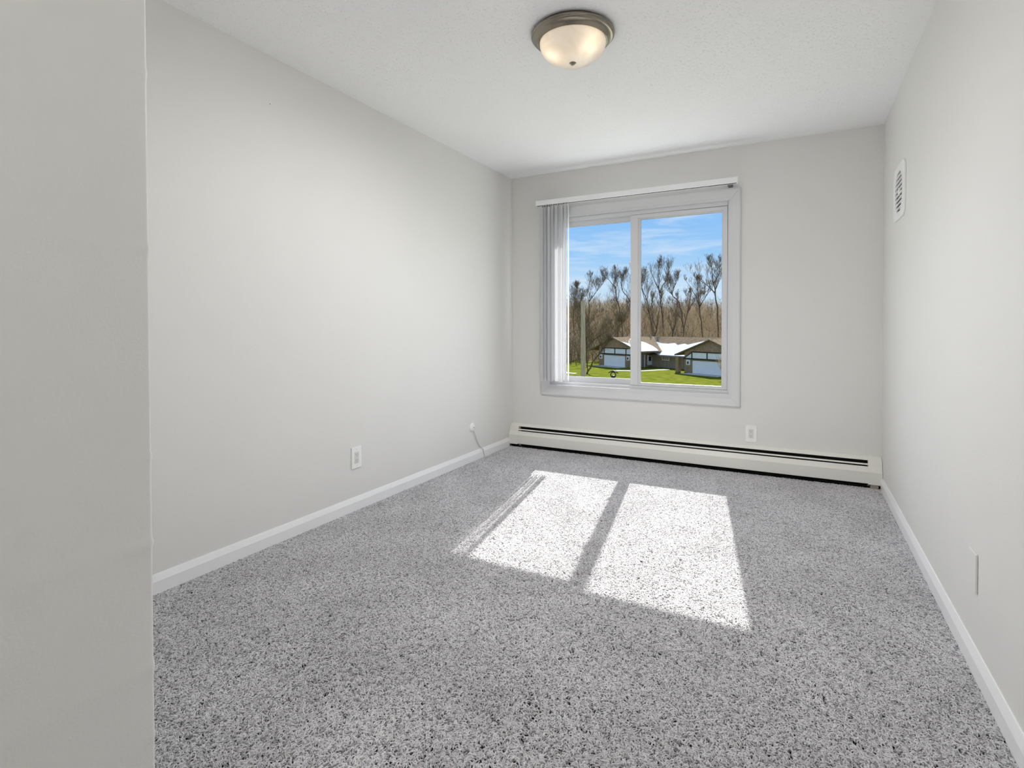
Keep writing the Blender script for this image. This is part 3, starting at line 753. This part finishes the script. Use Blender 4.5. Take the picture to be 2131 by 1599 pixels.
# thin saplings scattered through the brush, nobody could count them
def saplings():
    m = MB(); r = random.Random(77)
    for k in range(420):
        if k < 150: x, y = r.uniform(-56, -31), r.uniform(86, 106)
        else:
            y = r.uniform(103, 165); x = r.uniform(-0.50 * y, 0.06 * y)
        if in_house(x, y) or (x > -31.0 and y < 103): continue
        z = hill_z(x, y) - 0.1 if y > 98 else G
        h = r.uniform(3.5, 7.5); p = Vector((x, y, z)); pts = [p.copy()]; d = Vector((r.gauss(0, .12), r.gauss(0, .12), 1)).normalized()
        for i in range(5):
            d = (d + Vector((r.gauss(0, .14), r.gauss(0, .14), 0))).normalized(); p = p + d * h / 5; pts.append(p.copy())
        ra = r.uniform(0.05, 0.10)
        m.tube(pts, [ra * (1 - 0.15 * i) for i in range(6)], 4, cap=False)
        for q in range(11):
            i = r.randint(1, 5); s0 = pts[i]; a = r.uniform(0, 2 * PI); l_ = h * r.uniform(0.15, 0.38)
            e1 = s0 + Vector((math.cos(a) * l_ * .5, math.sin(a) * l_ * .5, l_ * r.uniform(.2, .6))); e2 = e1 + Vector((math.cos(a) * l_ * .3, math.sin(a) * l_ * .3, l_ * r.uniform(.3, .6)))
            m.tube([s0, e1, e2], [ra * .5, ra * .3, 0.012], 3, cap=False)
    o = m.raw('saplings', twig_m)
    tag(o, 'thin leafless saplings scattered over the brown bank', 'sapling', kind='stuff')
saplings()

# shrub at the right edge of the view
def shrub():
    e = tag(empty('shrub', (-6.3, 73.5, G)), 'brown leafless shrub before the right garage door at the window edge', 'shrub')
    m = MB(); r = random.Random(5)
    for k in range(90):
        a = r.uniform(0, 2 * PI); l_ = r.uniform(1.4, 3.6); s = r.uniform(0.1, 0.55)
        p0 = Vector((r.uniform(-.25, .25), r.uniform(-.25, .25), 0)); p2 = p0 + Vector((math.cos(a) * s * l_, math.sin(a) * s * l_, l_))
        p1 = p0.lerp(p2, 0.5) + Vector((0, 0, 0.2))
        m.tube([p0, p1, p2], [0.035, 0.025, 0.012], 3, cap=False)
        for q in range(4):
            s0 = p1.lerp(p2, r.random()); a2 = r.uniform(0, 2 * PI); m.tube([s0, s0 + Vector((math.cos(a2) * .4, math.sin(a2) * .4, r.uniform(.0, .4)))], [0.02, 0.01], 3, cap=False)
    o = m.raw('stems', brush_m, e); o['kind'] = 'stuff'
shrub()

# utility pole
po = MB(); po.tube([(0, 0, G), (0.04, 0, -2), (0.02, 0, 1.8), (0, 0, 3.5)], [0.25, 0.235, 0.21, 0.195], 12)
tag(po.build('utility_pole', pole_m, loc=(-16.38, 45.0, 0), smooth=False), 'weathered wooden utility pole seen low in the left pane', 'pole')

# lamp post with peaked cap
lp = tag(empty('lamp_post', (-13.3, 45.0, G)), 'black lamp post with peaked cap before the left garage', 'lamp post')
MB().tube([(0, 0, 0), (0, 0, 2.45)], [0.08, 0.07], 10).build('post', black_m, lp)
ca = MB(); ca.tube([(-0.46, 0, 2.98), (-0.22, 0, 3.10), (0, 0, 3.17), (0.22, 0, 3.10), (0.46, 0, 2.98)], [0.04, 0.05, 0.055, 0.05, 0.04], 8)
ca.build('cap', black_m, lp, smooth=True)
rg = [( 0.24 * math.cos(a), 0, 2.80 + 0.26 * math.sin(a)) for a in [2 * PI * i / 24 for i in range(25)]]
MB().tube(rg, [0.05] * 25, 8, cap=False).build('lantern_ring', black_m, lp, smooth=True)
MB().lathe([(0.0, 2.45), (0.14, 2.47), (0.20, 2.62), (0.16, 2.72), (0.0, 2.74)], (0, 0, 0), 16).build('lamp_holder', black_m, lp, smooth=True)

# ---- townhouse row: local x runs along the fronts, local y to the back
ang = math.atan2(-0.475, 0.88)
th = tag(empty('townhouse', (0, 0, 0), ang), 'half-timbered townhouse row with two white garage doors and snowy roof', 'building')
def hp(m, name, mt, bevel=0.0): return m.build(name, mt, th, bevel=bevel)
C0 = 66.6
def garage_wing(s0, door0, door1, apex, half, sEnd, roof_back, mirror_lantern):
    """s0..sEnd facade, gable apex at s=apex"""
    zt = -4.1
    # walls below the band
    w = MB(); w.box(s0, door0, C0, C0 + 0.3, G, zt); w.box(door1, sEnd, C0, C0 + 0.3, G, zt); w.box(door0, door1, C0, C0 + 0.3, -4.36, zt)
    w.box(s0, s0 + 0.3, C0 + 0.3, roof_back, G, -3.2); w.box(sEnd - 0.3, sEnd, C0 + 0.3, roof_back, G, -3.2)
    hp(w, 'wall', brick_m)
    # gable wall
    zr = lambda s: -1.1 - abs(s - apex) * 0.385
    hp(MB().prism([(s0, -4.1), (sEnd, -4.1), (sEnd, zr(sEnd) - 0.1), (apex, -1.2), (s0, zr(s0) - 0.1)], 1, C0 + 0.02, C0 + 0.3), 'gable', gable_m)
    # garage door with its panels
    d = hp(MB().box(door0, door1, C0 + 0.10, C0 + 0.16, G, -4.38), 'garage_door', door_m)
    for i in range(4):
        z0 = G + 0.02 + i * (2.0 / 4)
        MB().box(door0 + 0.03, door1 - 0.03, C0 + 0.07, C0 + 0.10, z0 + 0.02, z0 + 0.49).build('door_panel', door_m, d)
    # white stucco band between timbers
    posts = [s0 + 0.1 + 1.35, s0 + 0.1 + 4.15, s0 + 0.1 + 6.95]
    edges = [s0 + 0.2] + posts + [sEnd - 0.2]
    for i in range(len(edges) - 1):
        a_, b_ = edges[i], edges[i + 1]
        ztop = -3.1
        poly = [(a_, -4.02), (b_, -4.02), (b_, ztop), (a_, ztop)]
        if i == 0: poly = [(a_, -4.02), (b_, -4.02), (b_, ztop), (a_ + 0.05, -3.9)]
        hp(MB().prism(poly, 1, C0 - 0.03, C0 + 0.02), 'stucco_panel', stucco_m)
    for p in posts: hp(MB().box(p - 0.09, p + 0.09, C0 - 0.08, C0 + 0.02, -4.10, -3.0), 'timber', timber_m)
    hp(MB().box(s0 - 0.1, sEnd + 0.1, C0 - 0.10, C0 + 0.02, -4.22, -4.02), 'timber', timber_m)
    hp(MB().box(posts[0], sEnd - 0.9, C0 - 0.10, C0 + 0.02, -3.12, -2.96), 'timber', timber_m)
    hp(MB().prism([(s0 - 0.1, -4.05), (s0 + 0.12, -4.05), (posts[0] + 0.1, -3.12), (posts[0] + 0.1, -2.96)], 1, C0 - 0.10, C0 + 0.02), 'timber', timber_m)
    # lantern panels beside the door
    for s in mirror_lantern:
        q = hp(MB().box(s - 0.36, s + 0.36, C0 - 0.06, C0 + 0.02, -5.12, -4.30), 'stucco_panel', stucco_m)
        MB().box(s - 0.10, s + 0.10, C0 - 0.20, C0 - 0.06, -4.95, -4.55).build('wall_lantern', black_m, q, bevel=0.03)
    # roof: two slopes running back from the gable
    for sg in (-1, 1):
        e_ = apex + sg * half; ze = zr(e_)
        hp(MB().prism([(apex, -1.02), (e_, ze + 0.08), (e_, ze - 0.10), (apex, -1.2)], 1, C0 - 0.5, roof_back), 'roof', shingle_m)
garage_wing(-71.3, -70.05, -64.5, -67.2, 6.4, -62.9, 78, (-70.75, -63.75))
garage_wing(-51.5, -50.05, -44.5, -46.6, 6.5, -42.6, 78, (-50.75, -43.6))
# porch pier and low beam before the right garage's entrance
hp(MB().box(-52.95, -52.35, 66.2, 66.8, G, -3.9), 'pier', brick_m)
# middle wing
CW = 71.8
hp(MB().box(-63.2, -51.3, CW, CW + 0.3, G, -3.95), 'wall', siding_m)
x = -63.0
while x < -51.5:
    hp(MB().box(x - 0.03, x + 0.03, CW - 0.05, CW, G + 0.2, -4.1), 'batten', siding_m); x += 0.9
fr_ = hp(MB().box(-60.5, -58.9, CW - 0.10, CW, -5.08, -4.22), 'window', stucco_m)
for k in range(3):
    MB().box(-60.36 + k * 0.48, -59.98 + k * 0.48, CW - 0.12, CW - 0.10, -4.96, -4.34).build('pane', siding_m, fr_)
# entrance in the left garage's side wall
dr = hp(MB().box(-62.92, -62.82, 70.55, 71.75, G + 0.35, -4.25), 'door', stucco_m)
MB().box(-62.82, -62.78, 70.85, 71.45, -5.3, -4.5).build('pane', pane_m, dr)
hp(MB().box(-62.92, -62.80, 69.74, 69.90, G, -4.1), 'door_post', stucco_m)
hp(MB().box(-62.92, -62.88, 67.2, 69.70, G + 0.2, -4.2), 'side_panel', mat('tan_side_panel', (0.30, 0.255, 0.21), 0.8, var=0.08, vscale=3, bump=0.01))
# main roof: front and back slope
zc = lambda c: -4.0 + (c - 71.3) * 0.526
hp(MB().prism([(70.9, zc(70.9)), (77.0, zc(77.0)), (83.1, zc(70.9)), (83.1, zc(70.9) - 0.2), (77.0, zc(77.0) - 0.2), (70.9, zc(70.9) - 0.2)], 0, -75.0, -42.0), 'roof', shingle_m)
# snow lying on the front slope, irregular upper edge
sn = [(-68.3, 74.9), (-67.2, 75.6), (-68.1, 76.7), (-67.0, 76.7), (-66.0, 75.9), (-64.9, 75.1), (-63.2, 74.6), (-61.5, 74.5), (-60.2, 74.8), (-59.1, 74.2), (-58.0, 74.7), (-57.0, 74.4), (-56.0, 75.0), (-54.6, 75.6),
      (-52.0, 75.9), (-51.0, 71.0), (-57.1, 70.95), (-60.5, 70.95), (-61.8, 71.5), (-62.6, 71.9), (-64.6, 72.9), (-66.6, 74.0)]
def snow(pts, thick=0.10):
    n = len(pts)
    vs = [(s, c, zc(c) + 0.01) for s, c in pts] + [(s, c, zc(c) + thick) for s, c in pts]
    fs = [tuple(range(n - 1, -1, -1)), tuple(range(n, 2 * n))] + [(i, (i + 1) % n, (i + 1) % n + n, i + n) for i in range(n)]
    hp(MB().add(vs, fs), 'snow', snow_m)
snow(sn)
snow([(-67.8, 73.9), (-66.2, 73.2), (-64.3, 72.2), (-63.6, 71.5), (-65.5, 71.5), (-66.5, 72.6)])
zg = lambda s_: -1.1 - (s_ + 67.2) * 0.385 + 0.09
ps = [(-60.85, 66.2), (-65.0, 66.2), (-64.2, 67.2), (-65.4, 68.4), (-64.6, 69.6), (-65.6, 70.6), (-64.4, 71.6), (-62.8, 71.9), (-61.6, 71.6), (-60.85, 71.2)]
n_ = len(ps)
hp(MB().add([(s_, c_, zg(s_) + 0.01) for s_, c_ in ps] + [(s_, c_, zg(s_) + 0.09) for s_, c_ in ps],
            [tuple(range(n_)), tuple(range(2 * n_ - 1, n_ - 1, -1))] + [(i, i + n_, (i + 1) % n_ + n_, (i + 1) % n_) for i in range(n_)]), 'snow', snow_m)
# driveways
for k, (a0, a1) in enumerate(((-70.6, -64.0), (-50.6, -43.9))):
    m = MB().prism([(a0, C0 + 0.1), (a1, C0 + 0.1), (a1, C0 - 2.2), (a0, C0 - 2.2)], 2, G - 0.1, G + 0.03)
    o = m.build('driveway', conc_m); o.rotation_euler = (0, 0, ang)
    struct(o, ('concrete apron before the left garage door', 'concrete apron before the right garage door')[k])
